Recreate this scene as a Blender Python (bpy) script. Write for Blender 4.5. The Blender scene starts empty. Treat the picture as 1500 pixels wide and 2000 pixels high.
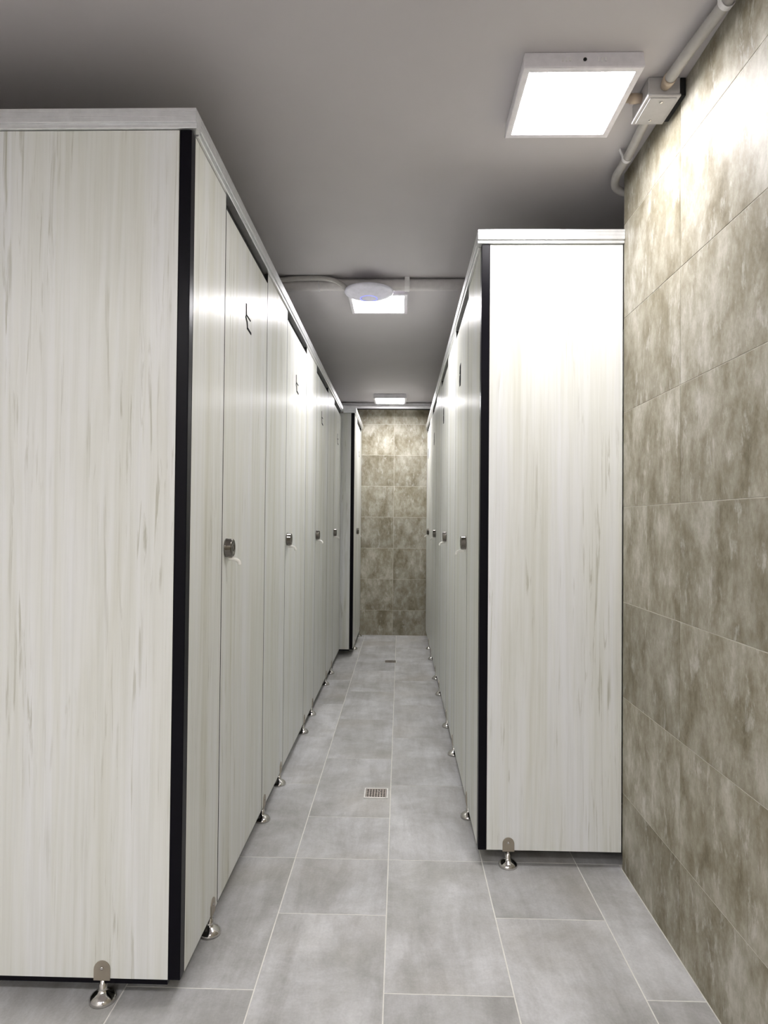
import bpy, bmesh, math, random
from mathutils import Matrix, Vector

S = bpy.context.scene
C = S.collection
random.seed(11)

# ------------------------------------------------------------------ camera
F_PX = 1281.23
cam_data = bpy.data.cameras.new('camera')
cam_data.sensor_fit = 'VERTICAL'
cam_data.sensor_height = 36.0
cam_data.lens = F_PX / 2000 * 36.0
cam_data.clip_start = 0.02
cam = bpy.data.objects.new('camera', cam_data)
C.objects.link(cam)
CAM_H = 1.0833
_right = Vector((0.99966088, 0.02443648, 0.00899862))
_up = Vector((-0.00858668, -0.01691059, 0.99982013))
_back = Vector((0.02458426, -0.99955835, -0.01669502))
m = Matrix((( _right.x, _up.x, _back.x, 0.0),
            ( _right.y, _up.y, _back.y, 0.0),
            ( _right.z, _up.z, _back.z, CAM_H),
            (0, 0, 0, 1)))
cam.matrix_world = m
S.camera = cam

# ------------------------------------------------------------------ world, exposure
world = bpy.data.worlds.new('world')
world.use_nodes = True
world.node_tree.nodes['Background'].inputs['Color'].default_value = (0.5, 0.52, 0.55, 1)
world.node_tree.nodes['Background'].inputs['Strength'].default_value = 0.05
S.world = world
S.view_settings.view_transform = 'Standard'
S.view_settings.look = 'None'
S.view_settings.gamma = 1
S.view_settings.exposure = 1.25
S.view_settings.use_curve_mapping = False
LAMP_STRENGTH = 23.0

# ------------------------------------------------------------------ key dimensions (metres)
XL, YL = -0.485, 1.479            # left row: door plane, front plane
XR, YR = 0.255, 2.101             # right row: door plane, front plane
XW = 0.708                        # right wall surface
XP, YP = -0.3785, 5.346           # projecting last unit on the left
YB = 6.350                        # back wall surface
X_FAR_L, X_FAR_R = -1.62, 1.36    # walls behind the cubicles
Y_NEAR = -2.2                     # wall behind the camera
ZC = 2.208                        # ceiling
ZB, ZT = 0.052, 1.981             # partition bottom and top
T = 0.013                         # partition thickness

# ------------------------------------------------------------------ material helpers
def new_mat(name):
    mt = bpy.data.materials.new(name)
    mt.use_nodes = True
    nt = mt.node_tree
    bs = nt.nodes['Principled BSDF']
    return mt, nt, bs

def nd(nt, typ, **kw):
    n = nt.nodes.new(typ)
    for k, v in kw.items():
        setattr(n, k, v)
    return n

def math_n(nt, op, a, b=None, clamp=False):
    n = nd(nt, 'ShaderNodeMath', operation=op)
    n.use_clamp = clamp
    for i, v in enumerate((a, b)):
        if v is None: continue
        if isinstance(v, (int, float)): n.inputs[i].default_value = v
        else: nt.links.new(v, n.inputs[i])
    return n.outputs[0]

def ramp(nt, fac, stops):
    n = nd(nt, 'ShaderNodeValToRGB')
    e = n.color_ramp.elements
    while len(e) < len(stops): e.new(0.5)
    for i, (p, c) in enumerate(stops):
        e[i].position = p
        e[i].color = (*c, 1) if len(c) == 3 else c
    nt.links.new(fac, n.inputs[0])
    return n.outputs[0]

def mix(nt, fac, a, b, blend='MIX'):
    n = nd(nt, 'ShaderNodeMix', data_type='RGBA', blend_type=blend)
    for i, v in ((0, fac), (6, a), (7, b)):
        if isinstance(v, (int, float)): n.inputs[i].default_value = v
        elif isinstance(v, tuple): n.inputs[i].default_value = (*v, 1)
        else: nt.links.new(v, n.inputs[i])
    return n.outputs[2]

def noise(nt, vec, scale, detail=4, rough=0.55, dist=0.0):
    n = nd(nt, 'ShaderNodeTexNoise')
    n.inputs['Scale'].default_value = scale
    n.inputs['Detail'].default_value = detail
    n.inputs['Roughness'].default_value = rough
    n.inputs['Distortion'].default_value = dist
    nt.links.new(vec, n.inputs['Vector'])
    return n.outputs['Fac']

def vscale(nt, vec, s):
    n = nd(nt, 'ShaderNodeVectorMath', operation='MULTIPLY')
    nt.links.new(vec, n.inputs[0]); n.inputs[1].default_value = s
    return n.outputs[0]

def placed(nt):
    """position plus a random offset for each object, and the random value"""
    g = nd(nt, 'ShaderNodeNewGeometry')
    oi = nd(nt, 'ShaderNodeObjectInfo')
    off = nd(nt, 'ShaderNodeVectorMath', operation='SCALE')
    off.inputs[0].default_value = (37.1, 53.7, 91.3)
    nt.links.new(oi.outputs['Random'], off.inputs['Scale'])
    ad = nd(nt, 'ShaderNodeVectorMath', operation='ADD')
    nt.links.new(g.outputs['Position'], ad.inputs[0]); nt.links.new(off.outputs[0], ad.inputs[1])
    return g, ad.outputs[0], oi.outputs['Random']

def bump(nt, bs, h, strength, dist=0.002):
    b = nd(nt, 'ShaderNodeBump')
    b.inputs['Strength'].default_value = strength
    b.inputs['Distance'].default_value = dist
    nt.links.new(h, b.inputs['Height'])
    nt.links.new(b.outputs[0], bs.inputs['Normal'])

def plain(name, col, rough=0.5, metal=0.0, spec=0.5, emit=None, var=0.06, vscale_=40.0):
    mt, nt, bs = new_mat(name)
    g, p, r = placed(nt)
    nf = noise(nt, p, vscale_, 3)
    lo = tuple(c * (1 - var) for c in col); hi = tuple(min(1, c * (1 + var)) for c in col)
    nt.links.new(ramp(nt, nf, [(0.3, lo), (0.7, hi)]), bs.inputs['Base Color'])
    bs.inputs['Roughness'].default_value = rough
    bs.inputs['Metallic'].default_value = metal
    bs.inputs['Specular IOR Level'].default_value = spec
    if emit:
        bs.inputs['Emission Color'].default_value = (*emit[0], 1)
        bs.inputs['Emission Strength'].default_value = emit[1]
    return mt

# whitewashed wood laminate with vertical grain
def laminate():
    mt, nt, bs = new_mat('whitewashed_laminate')
    g, p, r = placed(nt)
    sp = nd(nt, 'ShaderNodeSeparateXYZ'); nt.links.new(p, sp.inputs[0])
    h = math_n(nt, 'ADD', sp.outputs[0], sp.outputs[1])
    cb = nd(nt, 'ShaderNodeCombineXYZ')
    nt.links.new(h, cb.inputs[0]); nt.links.new(sp.outputs[2], cb.inputs[2])
    v = cb.outputs[0]
    broad = noise(nt, vscale(nt, v, (9, 1, 0.45)), 1.0, 4, 0.6, 0.6)
    fine = noise(nt, vscale(nt, v, (70, 1, 1.6)), 1.0, 5, 0.65, 0.3)
    crack = noise(nt, vscale(nt, v, (85, 1, 3.4)), 1.0, 5, 0.62, 0.8)
    gaten = noise(nt, vscale(nt, v, (6, 1, 1.3)), 1.0, 3, 0.6, 0.4)
    base = ramp(nt, broad, [(0.34, (0.68, 0.682, 0.605)), (0.5, (0.765, 0.774, 0.732)), (0.64, (0.80, 0.812, 0.805))])
    f2 = ramp(nt, fine, [(0.34, (0.89, 0.89, 0.86)), (0.56, (1, 1, 1))])
    c1 = mix(nt, 0.75, base, f2, 'MULTIPLY')
    cr = ramp(nt, crack, [(0.555, (0, 0, 0)), (0.66, (1, 1, 1))])
    gate = ramp(nt, gaten, [(0.47, (0, 0, 0)), (0.58, (1, 1, 1))])
    cm = nd(nt, 'ShaderNodeMix', data_type='RGBA', blend_type='MULTIPLY')
    cm.inputs[0].default_value = 1
    nt.links.new(cr, cm.inputs[6]); nt.links.new(gate, cm.inputs[7])
    bw = nd(nt, 'ShaderNodeRGBToBW'); nt.links.new(cm.outputs[2], bw.inputs[0])
    col = mix(nt, math_n(nt, 'MULTIPLY', bw.outputs[0], 0.62), c1, (0.36, 0.35, 0.25))
    nt.links.new(col, bs.inputs['Base Color'])
    bs.inputs['Roughness'].default_value = 0.37
    bs.inputs['Specular IOR Level'].default_value = 0.5
    bs.inputs['Anisotropic'].default_value = 0.75
    cr_ = nd(nt, 'ShaderNodeVectorMath', operation='CROSS_PRODUCT')
    nt.links.new(g.outputs['True Normal'], cr_.inputs[0]); cr_.inputs[1].default_value = (0, 0, 1)
    nt.links.new(cr_.outputs[0], bs.inputs['Tangent'])
    ridge = noise(nt, vscale(nt, v, (420, 1, 0.8)), 1.0, 2, 0.5)
    bump(nt, bs, ridge, 0.12, 0.0006)
    return mt

def floor_tile_mat():
    mt, nt, bs = new_mat('grey_stone_floor_tile')
    g, p, r = placed(nt)
    cloud = noise(nt, p, 3.6, 12, 0.70, 0.25)
    rot = nd(nt, 'ShaderNodeMapping'); rot.inputs['Rotation'].default_value = (0, 0, 0.5)
    rot.inputs['Scale'].default_value = (9, 1.6, 1)
    nt.links.new(p, rot.inputs[0])
    streak = noise(nt, rot.outputs[0], 1.0, 9, 0.68, 0.3)
    grain = noise(nt, p, 160, 3, 0.6)
    warm = noise(nt, p, 2.1, 3, 0.5)
    base = ramp(nt, cloud, [(0.34, (0.40, 0.40, 0.38)), (0.50, (0.52, 0.522, 0.517)), (0.64, (0.64, 0.645, 0.65))])
    st = ramp(nt, streak, [(0.36, (0.76, 0.75, 0.73)), (0.52, (1, 1, 1)), (0.66, (1.16, 1.16, 1.16))])
    c = mix(nt, 0.8, base, st, 'MULTIPLY')
    c = mix(nt, math_n(nt, 'MULTIPLY', ramp_bw(nt, warm, 0.52, 0.72), 0.30), c, (0.48, 0.44, 0.365))
    gr = ramp(nt, grain, [(0.3, (0.93, 0.93, 0.93)), (0.7, (1.04, 1.04, 1.04))])
    c = mix(nt, 1.0, c, gr, 'MULTIPLY')
    tone = nd(nt, 'ShaderNodeMapRange'); nt.links.new(r, tone.inputs[0])
    tone.inputs[3].default_value = 0.93; tone.inputs[4].default_value = 1.07
    hs = nd(nt, 'ShaderNodeHueSaturation'); nt.links.new(tone.outputs[0], hs.inputs['Value']); nt.links.new(c, hs.inputs['Color'])
    nt.links.new(hs.outputs[0], bs.inputs['Base Color'])
    bs.inputs['Roughness'].default_value = 0.5
    bs.inputs['Specular IOR Level'].default_value = 0.35
    bump(nt, bs, grain, 0.15, 0.0008)
    return mt

def ramp_bw(nt, fac, lo, hi):
    n = nd(nt, 'ShaderNodeMapRange'); n.clamp = True
    nt.links.new(fac, n.inputs[0]); n.inputs[1].default_value = lo; n.inputs[2].default_value = hi
    return n.outputs[0]

def wall_tile_mat():
    mt, nt, bs = new_mat('taupe_concrete_wall_tile')
    g, p, r = placed(nt)
    ps = vscale(nt, p, (1, 1, 0.62))
    mott = noise(nt, ps, 9.0, 13, 0.74, 0.12)
    big = noise(nt, ps, 2.2, 4, 0.5, 0.3)
    flake = noise(nt, vscale(nt, p, (1, 1, 0.42)), 26, 9, 0.72, 0.3)
    base = ramp(nt, mott, [(0.36, (0.195, 0.170, 0.112)), (0.46, (0.300, 0.274, 0.205)), (0.54, (0.390, 0.368, 0.298)), (0.65, (0.54, 0.52, 0.455))])
    bg = ramp(nt, big, [(0.38, (0.80, 0.78, 0.73)), (0.58, (1.04, 1.04, 1.04))])
    c = mix(nt, 0.9, base, bg, 'MULTIPLY')
    fl = ramp_bw(nt, flake, 0.55, 0.66)
    c = mix(nt, math_n(nt, 'MULTIPLY', fl, 0.55), c, (0.66, 0.645, 0.60))
    tone = nd(nt, 'ShaderNodeMapRange'); nt.links.new(r, tone.inputs[0])
    tone.inputs[3].default_value = 0.9; tone.inputs[4].default_value = 1.1
    hs = nd(nt, 'ShaderNodeHueSaturation'); nt.links.new(tone.outputs[0], hs.inputs['Value']); nt.links.new(c, hs.inputs['Color'])
    nt.links.new(hs.outputs[0], bs.inputs['Base Color'])
    bs.inputs['Roughness'].default_value = 0.52
    bs.inputs['Specular IOR Level'].default_value = 0.32
    bump(nt, bs, mott, 0.10, 0.002)
    return mt

M_LAM = laminate()
M_FLOOR = floor_tile_mat()
M_WALL = wall_tile_mat()
M_FGROUT = plain('light_floor_grout', (0.82, 0.81, 0.76), 0.85)
M_WGROUT = plain('pale_wall_grout', (0.72, 0.70, 0.62), 0.85)
M_CEIL = plain('grey_painted_ceiling', (0.585, 0.56, 0.575), 0.75, var=0.03, vscale_=2.0)
M_PLASTER = plain('plain_plaster', (0.74, 0.73, 0.71), 0.8, var=0.04, vscale_=3.0)
M_BLACK = plain('black_anodised_post', (0.004, 0.0035, 0.006), 0.30, 0.0, 0.10)
M_CORE = plain('black_board_core', (0.016, 0.015, 0.014), 0.6, 0.0, 0.2)
M_DARK = plain('gap_shade_and_dark_parts', (0.008, 0.008, 0.008), 0.8)  # black for the painted shade in door gaps, also for small dark parts
M_ALU = plain('silver_aluminium_rail', (0.80, 0.81, 0.82), 0.34, 0.75)
M_STEEL = plain('polished_stainless_steel', (0.62, 0.60, 0.58), 0.12, 1.0)
M_BRUSH = plain('brushed_nickel', (0.40, 0.355, 0.29), 0.45, 0.8)
M_CHROME = plain('satin_chrome', (0.20, 0.185, 0.165), 0.18, 1.0)
M_WHITEPL = plain('white_plastic', (0.80, 0.79, 0.80), 0.35)
M_PEG = plain('cream_plastic_peg', (0.82, 0.81, 0.75), 0.35)
M_PIPE = plain('grey_painted_pipe', (0.66, 0.635, 0.64), 0.5)
M_COND = plain('light_grey_conduit', (0.48, 0.465, 0.45), 0.5)
M_TAN = plain('tan_plastic_fitting', (0.48, 0.39, 0.30), 0.45)
M_BOX = plain('pale_grey_box_plastic', (0.46, 0.45, 0.455), 0.4)
M_PRINT = plain('black_print', (0.006, 0.006, 0.008), 0.8, 0.0, 0.03)
M_AP = plain('lilac_white_plastic', (0.80, 0.79, 0.90), 0.35)
M_LED = plain('blue_status_light', (0.2, 0.25, 0.9), 0.4, emit=((0.25, 0.28, 1.0), 0.8))
M_LAMPBODY = plain('white_lamp_housing', (0.78, 0.76, 0.80), 0.45)
M_DIFF = plain('lit_lamp_diffuser', (0.9, 0.9, 0.9), 0.5, emit=((1.0, 0.97, 0.985), LAMP_STRENGTH))
M_TRUNK = plain('white_trunking', (0.66, 0.65, 0.67), 0.4)
M_FRAME = plain('bright_drain_frame', (0.80, 0.79, 0.76), 0.4, 0.5)
M_DRAIN = plain('drain_steel', (0.55, 0.50, 0.46), 0.32, 0.9)

# ------------------------------------------------------------------ mesh helpers
def box_bm(bm, x0, x1, y0, y1, z0, z1, bev=0.0):
    vs = [bm.verts.new((x, y, z)) for z in (z0, z1) for y in (y0, y1) for x in (x0, x1)]
    fs = [bm.faces.new([vs[i] for i in f]) for f in
          ((0, 2, 3, 1), (4, 5, 7, 6), (0, 1, 5, 4), (2, 6, 7, 3), (0, 4, 6, 2), (1, 3, 7, 5))]
    if bev > 0:
        es = list({e for f in fs for e in f.edges})
        bmesh.ops.bevel(bm, geom=es, offset=bev, segments=1, affect='EDGES', profile=0.5)

def lathe_bm(bm, prof, centre=(0, 0, 0), axis='Z', n=28):
    """prof: list of (radius, height) pairs, closed at both ends"""
    def pos(r, h, a):
        u, v = r * math.cos(a), r * math.sin(a)
        p = {'Z': (u, v, h), 'X': (h, u, v), 'Y': (v, h, u)}[axis]
        return (p[0] + centre[0], p[1] + centre[1], p[2] + centre[2])
    rings = [[bm.verts.new(pos(r, h, 2 * math.pi * k / n)) for k in range(n)] for r, h in prof]
    for a, b in zip(rings, rings[1:]):
        for k in range(n):
            f = bm.faces.new((a[k], a[(k + 1) % n], b[(k + 1) % n], b[k])); f.smooth = True
    bm.faces.new(list(reversed(rings[0]))); bm.faces.new(rings[-1])

def tube_bm(bm, pts, r, n=14, corr=0.0, pitch=0.006, sub=1):
    """tube along a polyline; corr > 0 makes it corrugated"""
    pts = [Vector(p) for p in pts]
    def cr(p0, p1, p2, p3, t):
        return 0.5 * ((2 * p1) + (-p0 + p2) * t + (2 * p0 - 5 * p1 + 4 * p2 - p3) * t * t + (-p0 + 3 * p1 - 3 * p2 + p3) * t ** 3)
    path = []
    for i in range(len(pts) - 1):
        p0 = pts[max(0, i - 1)]; p3 = pts[min(len(pts) - 1, i + 2)]
        L = (pts[i + 1] - pts[i]).length
        k = max(2, int(L / (pitch / 2))) if corr > 0 else sub
        for j in range(k):
            path.append(cr(p0, pts[i], pts[i + 1], p3, j / k))
    path.append(pts[-1])
    rings = []
    for i, p in enumerate(path):
        d = (path[min(i + 1, len(path) - 1)] - path[max(i - 1, 0)]).normalized()
        s = d.cross(Vector((0, 0, 1)))
        if s.length < 1e-3: s = d.cross(Vector((0, 1, 0)))
        s.normalize(); u = s.cross(d)
        rr = r - (corr if i % 2 else 0.0)
        rings.append([bm.verts.new(p + rr * (math.cos(a) * s + math.sin(a) * u)) for a in [2 * math.pi * k / n for k in range(n)]])
    for a, b in zip(rings, rings[1:]):
        for k in range(n):
            f = bm.faces.new((a[k], a[(k + 1) % n], b[(k + 1) % n], b[k])); f.smooth = True
    bm.faces.new(list(reversed(rings[0]))); bm.faces.new(rings[-1])

def prism_bm(bm, outline, axis, a0, a1):
    """extrude a closed 2-D outline along an axis ('X': outline is (y,z); 'Y': outline is (x,z))"""
    def pos(p, a): return (a, p[0], p[1]) if axis == 'X' else (p[0], a, p[1])
    A = [bm.verts.new(pos(p, a0)) for p in outline]; B = [bm.verts.new(pos(p, a1)) for p in outline]
    n = len(outline)
    bm.faces.new(A); bm.faces.new(list(reversed(B)))
    for i in range(n):
        bm.faces.new((A[i], B[i], B[(i + 1) % n], A[(i + 1) % n]))

def done(name, bm, mat, parent=None, origin=None):
    bmesh.ops.recalc_face_normals(bm, faces=bm.faces[:])
    me = bpy.data.meshes.new(name)
    if origin is not None:
        bmesh.ops.translate(bm, verts=bm.verts[:], vec=-Vector(origin))
    bm.to_mesh(me); bm.free()
    me.materials.append(mat)
    o = bpy.data.objects.new(name, me)
    C.objects.link(o)
    if origin is not None: o.location = origin
    if parent is not None:
        o.parent = parent
        o.matrix_parent_inverse = Matrix.Translation(-world_loc(parent))
    return o

def world_loc(o):
    """all objects here are unrotated: parents only translate"""
    v = o.location.copy()
    if o.parent is not None:
        v = o.matrix_parent_inverse.translation + v + world_loc(o.parent)
    return v

def part(name, mat, parent, *boxes, bev=0.0):
    bm = bmesh.new()
    for b in boxes: box_bm(bm, *b, bev=bev)
    return done(name, bm, mat, parent)

def panel(name, parent, x0, x1, y0, y1, z0, z1):
    """compact laminate board: patterned faces, black core on the thin edges"""
    bm = bmesh.new(); box_bm(bm, x0, x1, y0, y1, z0, z1, bev=0.0007)
    bm.normal_update()
    thin_x = (x1 - x0) < (y1 - y0)
    o = done(name, bm, M_LAM, parent)
    o.data.materials.append(M_CORE)
    for p in o.data.polygons:
        nn = p.normal.x if thin_x else p.normal.y
        if abs(nn) < 0.95: p.material_index = 1
    return o

def thing(name, label, cat, loc, group=None):
    o = bpy.data.objects.new(name, None)
    o.empty_display_size = 0.1
    C.objects.link(o)
    o.location = loc
    o['label'] = label; o['category'] = cat
    if group: o['group'] = group
    return o

def struct(name, mat, *boxes):
    o = part(name, mat, None, *boxes)
    o['kind'] = 'structure'
    return o

# ------------------------------------------------------------------ the room
WT = 0.12
floor = struct('floor', M_FGROUT, (X_FAR_L, X_FAR_R, Y_NEAR, YB, -0.15, -0.0009))
ceiling = struct('ceiling', M_CEIL, (X_FAR_L - WT, X_FAR_R + WT, Y_NEAR - WT, YB + WT, ZC, ZC + 0.15))
wall_right = struct('wall_right', M_WGROUT, (XW + 0.0012, X_FAR_R + WT, Y_NEAR, YR - 0.0005, -0.15, ZC))
wall_back = struct('wall_back', M_WGROUT, (X_FAR_L, X_FAR_R, YB + 0.0012, YB + WT, -0.15, ZC))
wall_left = struct('wall_left', M_PLASTER, (X_FAR_L - WT, X_FAR_L, Y_NEAR, YB + WT, -0.15, ZC))
wall_recess = struct('wall_recess', M_PLASTER, (X_FAR_R, X_FAR_R + WT, YR, YB + WT, -0.15, ZC))
wall_front = struct('wall_front', M_PLASTER, (X_FAR_L - WT, X_FAR_R + WT, Y_NEAR - WT, Y_NEAR, -0.15, ZC))

_tile_mesh = {}
def tile(name, parent, mat, axis, a0, a1, b0, b1, face, th, ch=0.0012):
    """one tile with chamfered visible edge. axis Z: lies on the floor (a=x, b=y); X: on a wall facing -x (a=y, b=z);
    Y: on a wall facing -y (a=x, b=z)"""
    key = (axis, round(a1 - a0, 4), round(b1 - b0, 4))
    me = _tile_mesh.get(key)
    ha, hb = (a1 - a0) / 2, (b1 - b0) / 2
    if me is None:
        ring = lambda s: [(-ha + s, -hb + s), (ha - s, -hb + s), (ha - s, hb - s), (-ha + s, hb - s)]
        def P(p, d):      # d = depth below the visible face
            if axis == 'Z': return (p[0], p[1], -d)
            if axis == 'X': return (d, p[0], p[1])
            return (p[0], d, p[1])
        bm = bmesh.new()
        R = [[bm.verts.new(P(p, d)) for p in ring(s)] for s, d in ((ch, 0), (0, ch * 0.6), (0, th))]
        bm.faces.new(R[0])
        for A, B in zip(R, R[1:]):
            for i in range(4): bm.faces.new((A[i], B[i], B[(i + 1) % 4], A[(i + 1) % 4]))
        bm.faces.new(list(reversed(R[2])))
        bmesh.ops.recalc_face_normals(bm, faces=bm.faces[:])
        me = bpy.data.meshes.new(name); bm.to_mesh(me); bm.free(); me.materials.append(mat)
        _tile_mesh[key] = me
    o = bpy.data.objects.new(name, me)
    C.objects.link(o)
    ca, cb = (a0 + a1) / 2, (b0 + b1) / 2
    o.location = {'Z': (ca, cb, face), 'X': (face, ca, cb), 'Y': (ca, face, cb)}[axis]
    o.parent = parent

G = 0.0016   # half a joint
# floor: 30 x 60 cm tiles in running bond, a cut course across the mouth of the corridor at y = 2.13
FX0, FY0 = -0.0285, 2.130
for k in range(-6, 5):
    xa, xb = max(FX0 + 0.3 * k, X_FAR_L), min(FX0 + 0.3 * (k + 1), X_FAR_R)
    if xb - xa < 0.03: continue
    start = FY0 if k % 2 == 0 else FY0 + 0.3
    cuts = [start + 0.6 * j for j in range(-8, 8)] + ([FY0] if k % 2 else [])
    cuts = sorted(c for c in cuts if Y_NEAR + 0.03 < c < YB - 0.03)
    cuts = [Y_NEAR] + cuts + [YB]
    for ya, yb in zip(cuts, cuts[1:]):
        x1 = xb
        if ya < YR - 0.05 and xb > XW:
            if xa > XW - 0.03: continue
            x1 = XW
        y1 = yb
        tile('floor_tile', floor, M_FLOOR, 'Z', xa + G, x1 - G, ya + G, y1 - G, random.uniform(-0.0002, 0.0), 0.0008, 0.0006)

ZJ = [0.0] + [0.2402 + 0.3 * k for k in range(7)] + [ZC]
def wall_tiles(parent, axis, joints, face):
    for a0, a1 in zip(joints, joints[1:]):
        for z0, z1 in zip(ZJ, ZJ[1:]):
            tile('wall_tile', parent, M_WALL, axis, a0 + G * 0.55, a1 - G * 0.55, z0 + G * 0.65, z1 - G * 0.65,
                 face + random.uniform(0, 0.0003), 0.0011, 0.0006)
wall_tiles(wall_right, 'X', [Y_NEAR, -1.922, -1.322, -0.722, -0.122, 0.478, 1.078, 1.678, YR], XW)
wall_tiles(wall_back, 'Y', [X_FAR_L, -1.263, -0.663, -0.063, 0.537, 1.137, X_FAR_R], YB)

# ------------------------------------------------------------------ toilet cubicles
def support_foot(cub, side, x, y):
    """side: 'L' panel faces +x, 'R' panel faces -x, 'F' panel faces -y. (x, y) is a point on the panel face."""
    # local frame: outward normal n, tangent t
    n, t = {'L': ((1, 0), (0, 1)), 'R': ((-1, 0), (0, -1)), 'F': ((0, -1), (1, 0))}[side]
    w, th = 0.0185, 0.0025
    prof = [(-w, ZB - 0.003), (w, ZB - 0.003), (w, ZB + 0.022)] + \
           [(w * math.cos(a), ZB + 0.022 + w * math.sin(a)) for a in [math.pi * k / 10 for k in range(1, 10)]] + [(-w, ZB + 0.022)]
    bm = bmesh.new()
    c = (x - n[0] * (T / 2), y - n[1] * (T / 2), 0)
    lathe_bm(bm, [(0.0295, 0.0002), (0.0300, 0.0035), (0.0287, 0.0080), (0.0252, 0.0125), (0.0195, 0.0168), (0.0138, 0.0200), (0.0108, 0.0230), (0.0094, 0.0260), (0.0092, 0.0385),
                  (0.0072, 0.0395), (0.0072, ZB - 0.0008)], c)
    ft = done('support_foot', bm, M_STEEL, cub)
    bm = bmesh.new()
    A = [bm.verts.new((x + t[0] * s + n[0] * 0.0003, y + t[1] * s + n[1] * 0.0003, z)) for s, z in prof]
    B = [bm.verts.new((x + t[0] * s + n[0] * th, y + t[1] * s + n[1] * th, z)) for s, z in prof]
    bm.faces.new(A); bm.faces.new(list(reversed(B)))
    for i in range(len(prof)):
        bm.faces.new((A[i], B[i], B[(i + 1) % len(prof)], A[(i + 1) % len(prof)]))
    done('bracket', bm, M_BRUSH, ft)
    bm = bmesh.new()
    ax = 'Y' if side == 'F' else 'X'
    sg = n[1] if side == 'F' else n[0]
    lathe_bm(bm, [(0.0042, sg * th), (0.0038, sg * (th + 0.0012)), (0.0020, sg * (th + 0.0019))], (x, y, ZB + 0.024), ax, 14)
    done('screw', bm, M_STEEL, ft)
    return ft

def stroke_quads(pts, widths):
    """outlines of mitre-less thick segments in (u, z)"""
    out = []
    for (a, b), w in zip(zip(pts, pts[1:]), widths):
        d = Vector((b[0] - a[0], b[1] - a[1])); L = d.length; d /= L
        p = Vector((-d.y, d.x)) * (w / 2); e = d * (w / 3)
        A, B = Vector(a) - e, Vector(b) + e
        out.append([A - p, B - p, B + p, A + p])
    return out

def make_door(cub, side, xf, y0, y1, sign):
    """door slab between y0 and y1 in the plane x = xf; side L faces +x, side R faces -x"""
    n = 1 if side == 'L' else -1
    xb = xf - n * T
    d = panel('door', cub, min(xf, xb), max(xf, xb), y0 + 0.0028, y1 - 0.0028, ZB + 0.002, 1.944)
    ly, lz = y0 + 0.044, 1.010
    bm = bmesh.new()
    lathe_bm(bm, [(0.0265, n * 0.0003), (0.0265, n * 0.004), (0.0255, n * 0.005), (0.0255, n * 0.018), (0.0235, n * 0.0205), (0.0150, n * 0.0205),
                  (0.0145, n * 0.0190), (0.0060, n * 0.0190), (0.0050, n * 0.0205)], (xf, ly, lz), 'X', 32)
    done('turn_lock', bm, M_CHROME, d)
    bm = bmesh.new()
    tube_bm(bm, [(xf + n * 0.006, ly + 0.002, lz - 0.031), (xf + n * 0.018, ly + 0.004, lz - 0.0315), (xf + n * 0.029, ly + 0.006, lz - 0.034),
                 (xf + n * 0.035, ly + 0.008, lz - 0.040), (xf + n * 0.037, ly + 0.008, lz - 0.048)], 0.0052, 12, sub=3)
    done('lock_peg', bm, M_PEG, d)
    # printed pictogram of a toilet seen from the side
    bm = bmesh.new()
    f0, f1 = xf + n * 0.0002, xf + n * 0.0012
    if sign == 'outline':
        u = y0 + 0.245
        polys = stroke_quads([(u, 1.760), (u + 0.001, 1.728), (u + 0.056, 1.726)], (0.010, 0.005)) + \
                stroke_quads([(u - 0.006, 1.720), (u + 0.010, 1.709), (u + 0.016, 1.691), (u + 0.064, 1.687)], (0.008, 0.010, 0.007))
    else:
        u = (y0 + y1) / 2 + 0.035
        polys = [[(u - 0.004, 1.772), (u + 0.040, 1.768), (u + 0.052, 1.735), (u + 0.012, 1.732), (u - 0.004, 1.738)],
                 [(u - 0.004, 1.738), (u + 0.012, 1.732), (u + 0.052, 1.727), (u + 0.056, 1.705), (u + 0.046, 1.680), (u + 0.006, 1.678), (u - 0.004, 1.695)]]
    for k, pl in enumerate(polys):
        prism_bm(bm, [tuple(p) for p in pl], 'X', f0, f1 + n * 0.0001 * k)
    done('pictogram', bm, M_PRINT, d)
    return d

def cubicle(side, xf, y_from, d0, d1, y_to, depth_x, label, group, sign, feet, first=False, loc_y=None):
    """pilaster y_from..d0, door d0..d1, pilaster d1..y_to (may be empty), divider behind"""
    n = 1 if side == 'L' else -1
    t = thing('toilet_cubicle', label, 'cubicle', (xf - n * 0.3, (d0 + d1) / 2, 0.0), group)
    xb = xf - n * T
    xs = (min(xf, xb), max(xf, xb))
    panel('pilaster', t, *xs, y_from + 0.0006, d0 - 0.002, ZB, ZT)
    if y_to - d1 > 0.012:
        panel('pilaster', t, *xs, d1 + 0.002, y_to - 0.0006, ZB, ZT)
    make_door(t, side, xf, d0, d1, sign)
    # black strips painting in the shade behind the door joints and above the door
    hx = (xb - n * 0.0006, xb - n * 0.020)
    part('gap_shade_strip', M_DARK, t, (min(hx), max(hx), d0 - 0.012, d0 + 0.012, ZB + 0.03, ZT - 0.001),
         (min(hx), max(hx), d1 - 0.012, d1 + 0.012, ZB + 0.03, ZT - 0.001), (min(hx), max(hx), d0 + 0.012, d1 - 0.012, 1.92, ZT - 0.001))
    # panel dividing this cubicle from the next one behind it
    yd = y_to - 0.02
    dx = sorted((xb - n * 0.022, depth_x))
    panel('divider_panel', t, dx[0], dx[1], yd - T, yd, ZB + 0.05, ZT)
    for y in feet: support_foot(t, side, xf, y)
    return t

GL = 'left row of toilet cubicles'
GR = 'right row of toilet cubicles'
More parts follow.
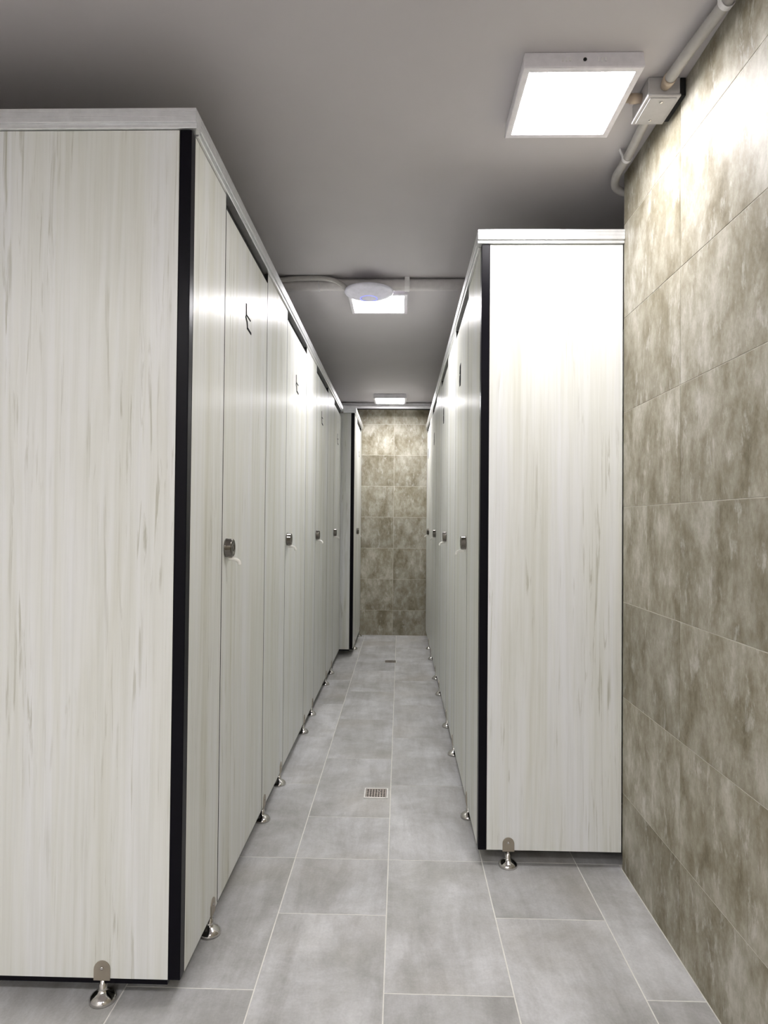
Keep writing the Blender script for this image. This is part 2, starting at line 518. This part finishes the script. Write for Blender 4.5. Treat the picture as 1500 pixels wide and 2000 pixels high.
# left row: four cubicles
Ld = [(1.778, 2.345), (2.762, 3.340), (3.745, 4.343), (4.757, 5.322)]
Lmid = [YL + 0.026, 2.345, 3.340, 4.343, YP - 0.002]
Llab = ['nearest cubicle of the left row, its wide pale end panel facing the camera',
        'second cubicle from the front in the left row, beyond the first door',
        'third cubicle from the front in the left row of pale doors',
        'last flush door cubicle of the left row, just before the unit that juts out']
Lfeet = [(d0 - 0.045, d1 + 0.045) for d0, d1 in Ld]
left_units = []
for i, (d0, d1) in enumerate(Ld):
    y_from = Lmid[i] + (0.002 if i else 0)
    y_to = d1 + 0.0 if i < 3 else YP - 0.014
    y_to = d1 if i < 3 else YP - 0.014
    fts = [d0 - 0.045]
    if i: fts.append(Lmid[i] + 0.045)
    c = cubicle('L', XL, y_from, d0, d1, y_to, X_FAR_L + 0.002, Llab[i], GL, 'outline', fts)
    left_units.append(c)
first = left_units[0]
panel('end_panel', first, X_FAR_L + 0.002, XL - 0.0275, YL, YL + T, ZB, ZT)
part('corner_post', M_BLACK, first, (XL - 0.0268, XL - 0.0002, YL - 0.0008, YL + 0.0255, ZB, ZT), bev=0.0012)
part('bottom_edge', M_BLACK, first, (X_FAR_L + 0.002, XL - 0.029, YL + 0.0015, YL + T - 0.001, ZB - 0.011, ZB - 0.0003))
support_foot(first, 'F', -0.662, YL)
support_foot(first, 'F', -1.30, YL)

# right row: four cubicles
Rd = [(2.500, 3.052), (3.575, 4.125), (4.650, 5.200), (5.725, 6.275)]
Rmid = [YR + 0.0275, 3.052, 4.125, 5.200]
Rlab = ['nearest cubicle of the right row, its pale end panel meeting the tiled wall',
        'second cubicle from the front in the right row of pale doors',
        'third cubicle from the front in the right row of pale doors',
        'farthest cubicle of the right row, against the dark tiled back wall']
right_units = []
for i, (d0, d1) in enumerate(Rd):
    y_from = Rmid[i] + (0.002 if i else 0)
    y_to = d1 if i < 3 else YB - 0.004
    fts = [d0 - 0.052]
    if i: fts.append(Rmid[i] + 0.050)
    c = cubicle('R', XR, y_from, d0, d1, y_to, X_FAR_R - 0.002, Rlab[i], GR, 'solid', fts)
    right_units.append(c)
firstR = right_units[0]
panel('end_panel', firstR, XR + 0.0265, XW - 0.0025, YR, YR + T, ZB, ZT)
part('corner_post', M_BLACK, firstR, (XR + 0.0002, XR + 0.0258, YR - 0.0008, YR + 0.0265, ZB, ZT), bev=0.0012)
support_foot(firstR, 'F', 0.351, YR)

# the last unit on the left juts out into the corridor
t = cubicle('L', XP, YP + 0.027, 5.675, 6.225, YB - 0.004, X_FAR_L + 0.002,
            'jutting cubicle at the far left with black corner post beside the back wall', GL, 'outline', [5.630, 6.268])
panel('front_panel', t, XL - 0.03, XP - 0.0275, YP, YP + T, ZB, ZT)
part('corner_post', M_BLACK, t, (XP - 0.0268, XP - 0.0002, YP - 0.0008, YP + 0.0265, ZB, ZT), bev=0.0012)
part('bottom_edge', M_BLACK, t, (XL - 0.03, XP - 0.029, YP + 0.0015, YP + T - 0.001, ZB - 0.011, ZB - 0.0003))

# ------------------------------------------------------------------ aluminium head rails
def rail_run(name, parent, axis, a0, a1, face, n, mat=M_ALU):
    """profile with two grooves and a lower lip. face = panel face coordinate, n = outward sign"""
    o = 0.013
    P = [(o, 2.0240), (o, 2.0165), (o - 0.0012, 2.0160), (o - 0.0012, 2.0150), (o, 2.0145), (o, 2.0060), (o - 0.0012, 2.0055), (o - 0.0012, 2.0045),
         (o, 2.0040), (o, 1.9935), (o - 0.0010, 1.9925), (0.006, 1.9925), (0.006, 1.9905), (0.0075, 1.9895), (0.0075, 1.9830), (0.006, 1.9815), (-T - 0.006, 1.9815),
         (-T - 0.012, 1.9930), (-T - 0.012, 2.0240)]
    bm = bmesh.new()
    prism_bm(bm, [(face + n * p, z) for p, z in P], axis, a0, a1)
    return done(name, bm, mat, parent)

r = thing('head_rail', 'silver aluminium head rail along the top of the left row', 'rail', (XL, YL, 2.0), 'head rails')
rail_run('front_rail', r, 'X', X_FAR_L + 0.001, XL + 0.013, YL, -1)
# side runs: outline is (x, z) extruded along y
def side_run(name, parent, y0, y1, xf, n):
    return rail_run(name, parent, 'Y', y0, y1, xf, n)
side_run('side_rail', r, YL + 0.0265, YP - 0.016, XL, 1)
r = thing('head_rail', 'silver aluminium head rail on the right row ending at the tiled wall', 'rail', (XR, YR, 2.0), 'head rails')
rail_run('front_rail', r, 'X', XR - 0.013, XW - 0.001, YR, -1)
side_run('side_rail', r, YR + 0.0265, YB - 0.002, XR, -1)
r = thing('head_rail', 'short aluminium head rail on the jutting far left cubicle', 'rail', (XP, YP, 2.0), 'head rails')
rail_run('front_rail', r, 'X', XL + 0.014, XP + 0.013, YP, -1)
side_run('side_rail', r, YP + 0.0265, YB - 0.002, XP, 1)

# ------------------------------------------------------------------ ceiling lamps
def ceiling_lamp(cx, cy, label, s=0.287, h=0.039, marks=False):
    t = thing('ceiling_lamp', label, 'lamp', (cx, cy, ZC - h), 'square ceiling lamps')
    z0, z1 = ZC - h, ZC - 0.001
    hs = s / 2; b = 0.0185
    # housing: flared box with a raised bezel around the diffuser
    bm = bmesh.new()
    def ring(k, z): return [bm.verts.new((cx + x * k, cy + y * k, z)) for x, y in ((-1, -1), (1, -1), (1, 1), (-1, 1))]
    R = [ring(hs - 0.003, z1), ring(hs, z0 + 0.003), ring(hs - 0.002, z0), ring(hs - b + 0.002, z0), ring(hs - b, z0 + 0.003), ring(hs - b, z0 + 0.010)]
    bm.faces.new(R[0])
    for A, B in zip(R, R[1:]):
        for i in range(4): bm.faces.new((A[i], A[(i + 1) % 4], B[(i + 1) % 4], B[i]))
    bm.faces.new(R[-1])
    done('housing', bm, M_LAMPBODY, t)
    hb = hs - b - 0.0005
    bm = bmesh.new()
    # rounded square diffuser
    rc = 0.010; pts = []
    for sx, sy, a0 in ((1, 1, 0), (-1, 1, 90), (-1, -1, 180), (1, -1, 270)):
        for k in range(5):
            a = math.radians(a0 + 22.5 * k)
            pts.append((cx + sx * (hb - rc) + rc * math.cos(a), cy + sy * (hb - rc) + rc * math.sin(a)))
    A = [bm.verts.new((*p, z0 + 0.0012)) for p in pts]; B = [bm.verts.new((*p, z0 + 0.009)) for p in pts]
    bm.faces.new(A); bm.faces.new(list(reversed(B)))
    for i in range(len(pts)): bm.faces.new((A[i], B[i], B[(i + 1) % len(pts)], A[(i + 1) % len(pts)]))
    done('diffuser', bm, M_DIFF, t)
    if marks:
        yf = cy - hs + 0.0012
        for c in (-0.042, 0.042):
            for k in (-1, 0, 1):
                part('vent_rib', M_WHITEPL, t, (cx + c + k * 0.0085 - 0.0018, cx + c + k * 0.0085 + 0.0018, yf - 0.0022, yf, ZC - 0.024, ZC - 0.015))
        bm = bmesh.new()
        lathe_bm(bm, [(0.0042, 0.0), (0.0042, -0.0020), (0.002, -0.0026)], (cx + 0.002, yf, ZC - 0.0195), 'Y', 14)
        done('screw', bm, M_DARK, t)
    return t
ceiling_lamp(0.428, 1.694, 'large square lit ceiling lamp nearest the camera, beside the grey junction box', marks=True)
ceiling_lamp(-0.116, 3.246, 'square lit ceiling lamp half hidden behind the round access point')
ceiling_lamp(-0.098, 5.830, 'farthest square lit ceiling lamp in front of the back wall')
for lx, ly, where in ((0.30, -0.45, 'first row, right'), (-0.50, -0.45, 'first row, middle'), (-1.25, -0.45, 'first row, left'),
                      (-0.50, -1.65, 'last row, right'), (-1.25, -1.65, 'last row, left')):  # unseen lamps added in the lobby to brighten the left end panel
    ceiling_lamp(lx, ly, 'added unseen square fill lamp behind the camera in the lobby, ' + where)

# ------------------------------------------------------------------ pipe across the ceiling, its strap, conduit and access point
PY, PR = 3.004, 0.0265
t = thing('ceiling_pipe', 'grey painted pipe crossing the ceiling above the round access point', 'pipe', (0, PY, ZC - 0.028))
bm = bmesh.new()
tube_bm(bm, [(X_FAR_L + 0.001, PY, ZC - 0.0283), (X_FAR_R - 0.001, PY, ZC - 0.0283)], PR, 28)
done('pipe', bm, M_PIPE, t)
def strap_outline(r, w):     # (y, z) U-shaped strap hung from the ceiling
    zc = ZC - 0.0283
    out = [(PY - r - 0.0035, ZC - 0.0004), (PY - r - 0.0035, zc)]
    out += [(PY + (r + 0.0035) * math.cos(a), zc + (r + 0.0035) * math.sin(a)) for a in [math.radians(180 + 15 * k) for k in range(1, 12)]]
    out += [(PY + r + 0.0035, zc), (PY + r + 0.0035, ZC - 0.0004), (PY + r + 0.0004, ZC - 0.0004), (PY + r + 0.0004, zc)]
    out += [(PY + (r + 0.0004) * math.cos(a), zc + (r + 0.0004) * math.sin(a)) for a in [math.radians(-15 * k) for k in range(1, 12)]]
    out += [(PY - r - 0.0004, zc), (PY - r - 0.0004, ZC - 0.0004)]
    return out
bm = bmesh.new(); prism_bm(bm, strap_outline(PR, 0), 'X', 0.012, 0.034); s = done('pipe_strap', bm, M_WHITEPL, t); s['label'] = 'pale strap around the pipe'
bm = bmesh.new(); prism_bm(bm, strap_outline(PR, 0), 'X', -0.385, -0.379); s = done('pipe_strap', bm, M_TRUNK, t); s['label'] = 'thin clip around the pipe'

bm = bmesh.new()
yc = PY - PR - 0.0145
tube_bm(bm, [(-1.2, yc, ZC - 0.016), (-0.75, yc, ZC - 0.018), (-0.57, yc, ZC - 0.0205), (-0.48, yc, ZC - 0.0135), (-0.385, yc, ZC - 0.0125), (-0.325, yc, ZC - 0.0180), (-0.290, yc - 0.002, ZC - 0.032),
             (-0.262, yc + 0.000, ZC - 0.052), (-0.252, yc + 0.004, ZC - 0.062)], 0.0112, 14, sub=6)
o = done('flexible_conduit', bm, M_COND)
o['label'] = 'thin flexible grey conduit running from the left row to the access point'; o['category'] = 'conduit'

AX, AY, AZ = -0.152, 2.990, ZC - 0.0555
t = thing('access_point', 'round lilac white wireless access point with thin blue light ring', 'access point', (AX, AY, AZ - 0.03))
bm = bmesh.new()
lathe_bm(bm, [(0.030, 0.0), (0.070, -0.002), (0.104, -0.0030), (0.1115, -0.006), (0.1120, -0.012), (0.1090, -0.017), (0.094, -0.0235), (0.070, -0.0320), (0.050, -0.0385), (0.042, -0.0402), (0.040, -0.0402)], (AX, AY, AZ), 'Z', 56)
done('shell', bm, M_AP, t)
bm = bmesh.new()
n = 48
R = [[bm.verts.new((AX + rr * math.cos(2 * math.pi * k / n), AY + rr * math.sin(2 * math.pi * k / n), AZ + z)) for k in range(n)] for rr, z in ((0.0398, -0.0402), (0.0398, -0.0408), (0.0382, -0.0409), (0.0382, -0.0402))]
for A, B in zip(R, R[1:] + R[:1]):
    for k in range(n): bm.faces.new((A[k], A[(k + 1) % n], B[(k + 1) % n], B[k]))
done('light_ring', bm, M_LED, t)
bm = bmesh.new(); lathe_bm(bm, [(0.0378, -0.0402), (0.030, -0.0418), (0.012, -0.0426)], (AX, AY, AZ), 'Z', 36); done('centre_cap', bm, M_AP, t)

# ------------------------------------------------------------------ cable trunking just before the back wall
TY = 6.085
t = thing('cable_trunking', 'pale cable trunking crossing the ceiling just before the back wall', 'trunking', (0, TY, ZC - 0.05))
part('trunk_body', M_TRUNK, t, (X_FAR_L + 0.001, X_FAR_R - 0.001, TY, TY + 0.055, ZC - 0.045, ZC - 0.010), bev=0.0015)
part('trunk_lid', M_WHITEPL, t, (X_FAR_L + 0.001, X_FAR_R - 0.001, TY - 0.007, TY + 0.055, ZC - 0.0600, ZC - 0.0352), bev=0.0035)
part('cover_plate', M_WHITEPL, t, (-0.110, 0.020, TY - 0.0095, TY - 0.0005, ZC - 0.036, ZC - 0.023), bev=0.0015)
part('lower_seam', M_DARK, t, (X_FAR_L + 0.001, X_FAR_R - 0.001, TY + 0.004, TY + 0.050, ZC - 0.0640, ZC - 0.0603))
for x in (-1.2, 0.9):
    part('hanger', M_TRUNK, t, (x - 0.015, x + 0.015, TY + 0.012, TY + 0.045, ZC - 0.0105, ZC - 0.0003))

# ------------------------------------------------------------------ junction box and conduits in the corner of the right wall
bx0, bx1, by0, by1, bz0, bz1 = 0.613, 0.692, 1.641, 1.757, ZC - 0.050, ZC - 0.001
t = thing('junction_box', 'pale grey electrical junction box with screwed lid on the ceiling', 'junction box', (0.652, 1.70, bz0))
part('box_body', M_BOX, t, (bx0, bx1, by0, by1, bz0 + 0.006, bz1), bev=0.002)
part('lid', M_BOX, t, (bx0 - 0.0015, bx1 + 0.0015, by0 - 0.0015, by1 + 0.0015, bz0, bz0 + 0.0055),
     (bx0 + 0.006, bx1 - 0.006, by0 + 0.006, by1 - 0.006, bz0 - 0.0025, bz0 - 0.0001), bev=0.0009)
for y in (by0 + 0.020, by1 - 0.020):
    bm = bmesh.new(); lathe_bm(bm, [(0.0042, -0.0026), (0.0042, -0.0040), (0.002, -0.0048)], ((bx0 + bx1) / 2, y, bz0), 'Z', 14); done('screw', bm, M_STEEL, t)
part('back_plate', M_DARK, t, (bx1 + 0.0022, XW - 0.0012, by0 + 0.004, by1 - 0.004, bz0 + 0.004, bz1))
bm = bmesh.new()
lathe_bm(bm, [(0.0115, bx0 - 0.0005), (0.0115, bx0 - 0.010), (0.0125, bx0 - 0.0105), (0.0125, bx0 - 0.028), (0.010, bx0 - 0.0285), (0.010, 0.5735)], (0, 1.690, ZC - 0.024), 'X', 20)
o = done('cable_gland', bm, M_TAN, t); o['label'] = 'tan connector towards the lamp'
bm = bmesh.new()
gp = Vector((0.6535, by0, ZC - 0.026))
lathe_bm(bm, [(0.0115, -0.0005), (0.0115, -0.012), (0.0145, -0.0125), (0.0145, -0.022), (0.0155, -0.0225), (0.0155, -0.034)], tuple(gp), 'Y', 22)
o = done('cable_gland', bm, M_TAN, t); o['label'] = 'tan collar holding the ribbed conduit'

def clip(parent, p, d, r, name='clip'):
    """open saddle clip round a conduit at p running along d (horizontal), fixed to the ceiling"""
    d = Vector(d).normalized(); s = d.cross(Vector((0, 0, 1))).normalized()
    bm = bmesh.new()
    w = 0.006
    prof = [(-(r + 0.010), ZC - p[2] - 0.0005), (-(r + 0.002), r * 0.35)] + [((r + 0.002) * math.cos(a), (r + 0.002) * math.sin(a)) for a in [math.radians(180 + 15 * k) for k in range(0, 13)]]
    ins = [((r + 0.0004) * math.cos(a), (r + 0.0004) * math.sin(a)) for a in [math.radians(-15 * k) for k in range(0, 13)]] + [(-(r + 0.0002), r * 0.40), (-(r + 0.0075), ZC - p[2] - 0.0005)]
    out = prof + ins
    A = [bm.verts.new(Vector(p) + s * u + Vector((0, 0, z)) - d * w) for u, z in out]
    B = [bm.verts.new(Vector(p) + s * u + Vector((0, 0, z)) + d * w) for u, z in out]
    bm.faces.new(A); bm.faces.new(list(reversed(B)))
    for i in range(len(out)): bm.faces.new((A[i], B[i], B[(i + 1) % len(out)], A[(i + 1) % len(out)]))
    return done(name, bm, M_WHITEPL, parent)

t = thing('ribbed_conduit', 'ribbed grey conduit from junction box towards the camera along the right wall', 'conduit', (0.67, 1.3, ZC - 0.026), 'conduits in the ceiling corner')
bm = bmesh.new()
tube_bm(bm, [(0.6535, by0 - 0.0345, ZC - 0.026), (0.662, 1.50, ZC - 0.025), (0.676, 1.37, ZC - 0.024), (0.686, 1.20, ZC - 0.020), (0.690, 0.9, ZC - 0.018), (0.690, 0.3, ZC - 0.018)], 0.0140, 16, corr=0.0018, pitch=0.0090)
done('ribbed_tube', bm, M_COND, t)
clip(t, (0.6755, 1.375, ZC - 0.0241), (-0.1, 1, 0), 0.0145)

t = thing('smooth_conduit', 'smooth grey conduit from junction box bending round the far wall corner', 'conduit', (0.665, 1.9, ZC - 0.026), 'conduits in the ceiling corner')
bm = bmesh.new()
tube_bm(bm, [(0.655, by1 + 0.0020, ZC - 0.026), (0.661, 1.83, ZC - 0.026), (0.668, 1.93, ZC - 0.026), (0.670, 1.99, ZC - 0.027), (0.669, 2.05, ZC - 0.029), (0.677, 2.095, ZC - 0.034), (0.695, 2.122, ZC - 0.040), (0.740, 2.135, ZC - 0.046), (0.85, 2.137, ZC - 0.046), (X_FAR_R - 0.001, 2.137, ZC - 0.046)], 0.0125, 16, sub=6)
done('tube', bm, M_COND, t)
clip(t, (0.6695, 1.960, ZC - 0.0264), (0.03, 1, 0), 0.0130)

# ------------------------------------------------------------------ floor drains
def drain(cx, cy, label):
    t = thing('floor_drain', label, 'drain', (cx, cy, 0.0), 'floor drains')
    h = 0.0475; w = 0.006
    part('drain_pan', M_DARK, t, (cx - h + w, cx + h - w, cy - h + w, cy + h - w, 0.0002, 0.0006))
    part('frame', M_FRAME, t, (cx - h, cx + h, cy - h, cy - h + w, 0.0002, 0.0034), (cx - h, cx + h, cy + h - w, cy + h, 0.0002, 0.0034),
         (cx - h, cx - h + w, cy - h + w, cy + h - w, 0.0002, 0.0034), (cx + h - w, cx + h, cy - h + w, cy + h - w, 0.0002, 0.0034))
    a = h - w - 0.0035
    bars = []
    n = 7
    for k in range(n + 1):
        x = cx - a + 2 * a * k / n
        bars.append((x - 0.0014, x + 0.0014, cy - a, cy + a, 0.0008, 0.0026))
    for k in range(6):
        y = cy - a + 2 * a * k / 5
        bars.append((cx - a, cx + a, y - 0.0019, y + 0.0019, 0.0008, 0.0028))
    part('grate', M_DRAIN, t, *bars)
    bm = bmesh.new(); lathe_bm(bm, [(0.006, 0.0028), (0.0055, 0.0042), (0.003, 0.0048)], (cx + 0.012, cy + 0.018, 0), 'Z', 16); done('screw', bm, M_STEEL, t)
drain(-0.0865, 2.643, 'square steel floor drain nearest the camera, in the middle of the corridor')
drain(-0.0660, 5.140, 'small dark square floor drain at the far end of corridor')
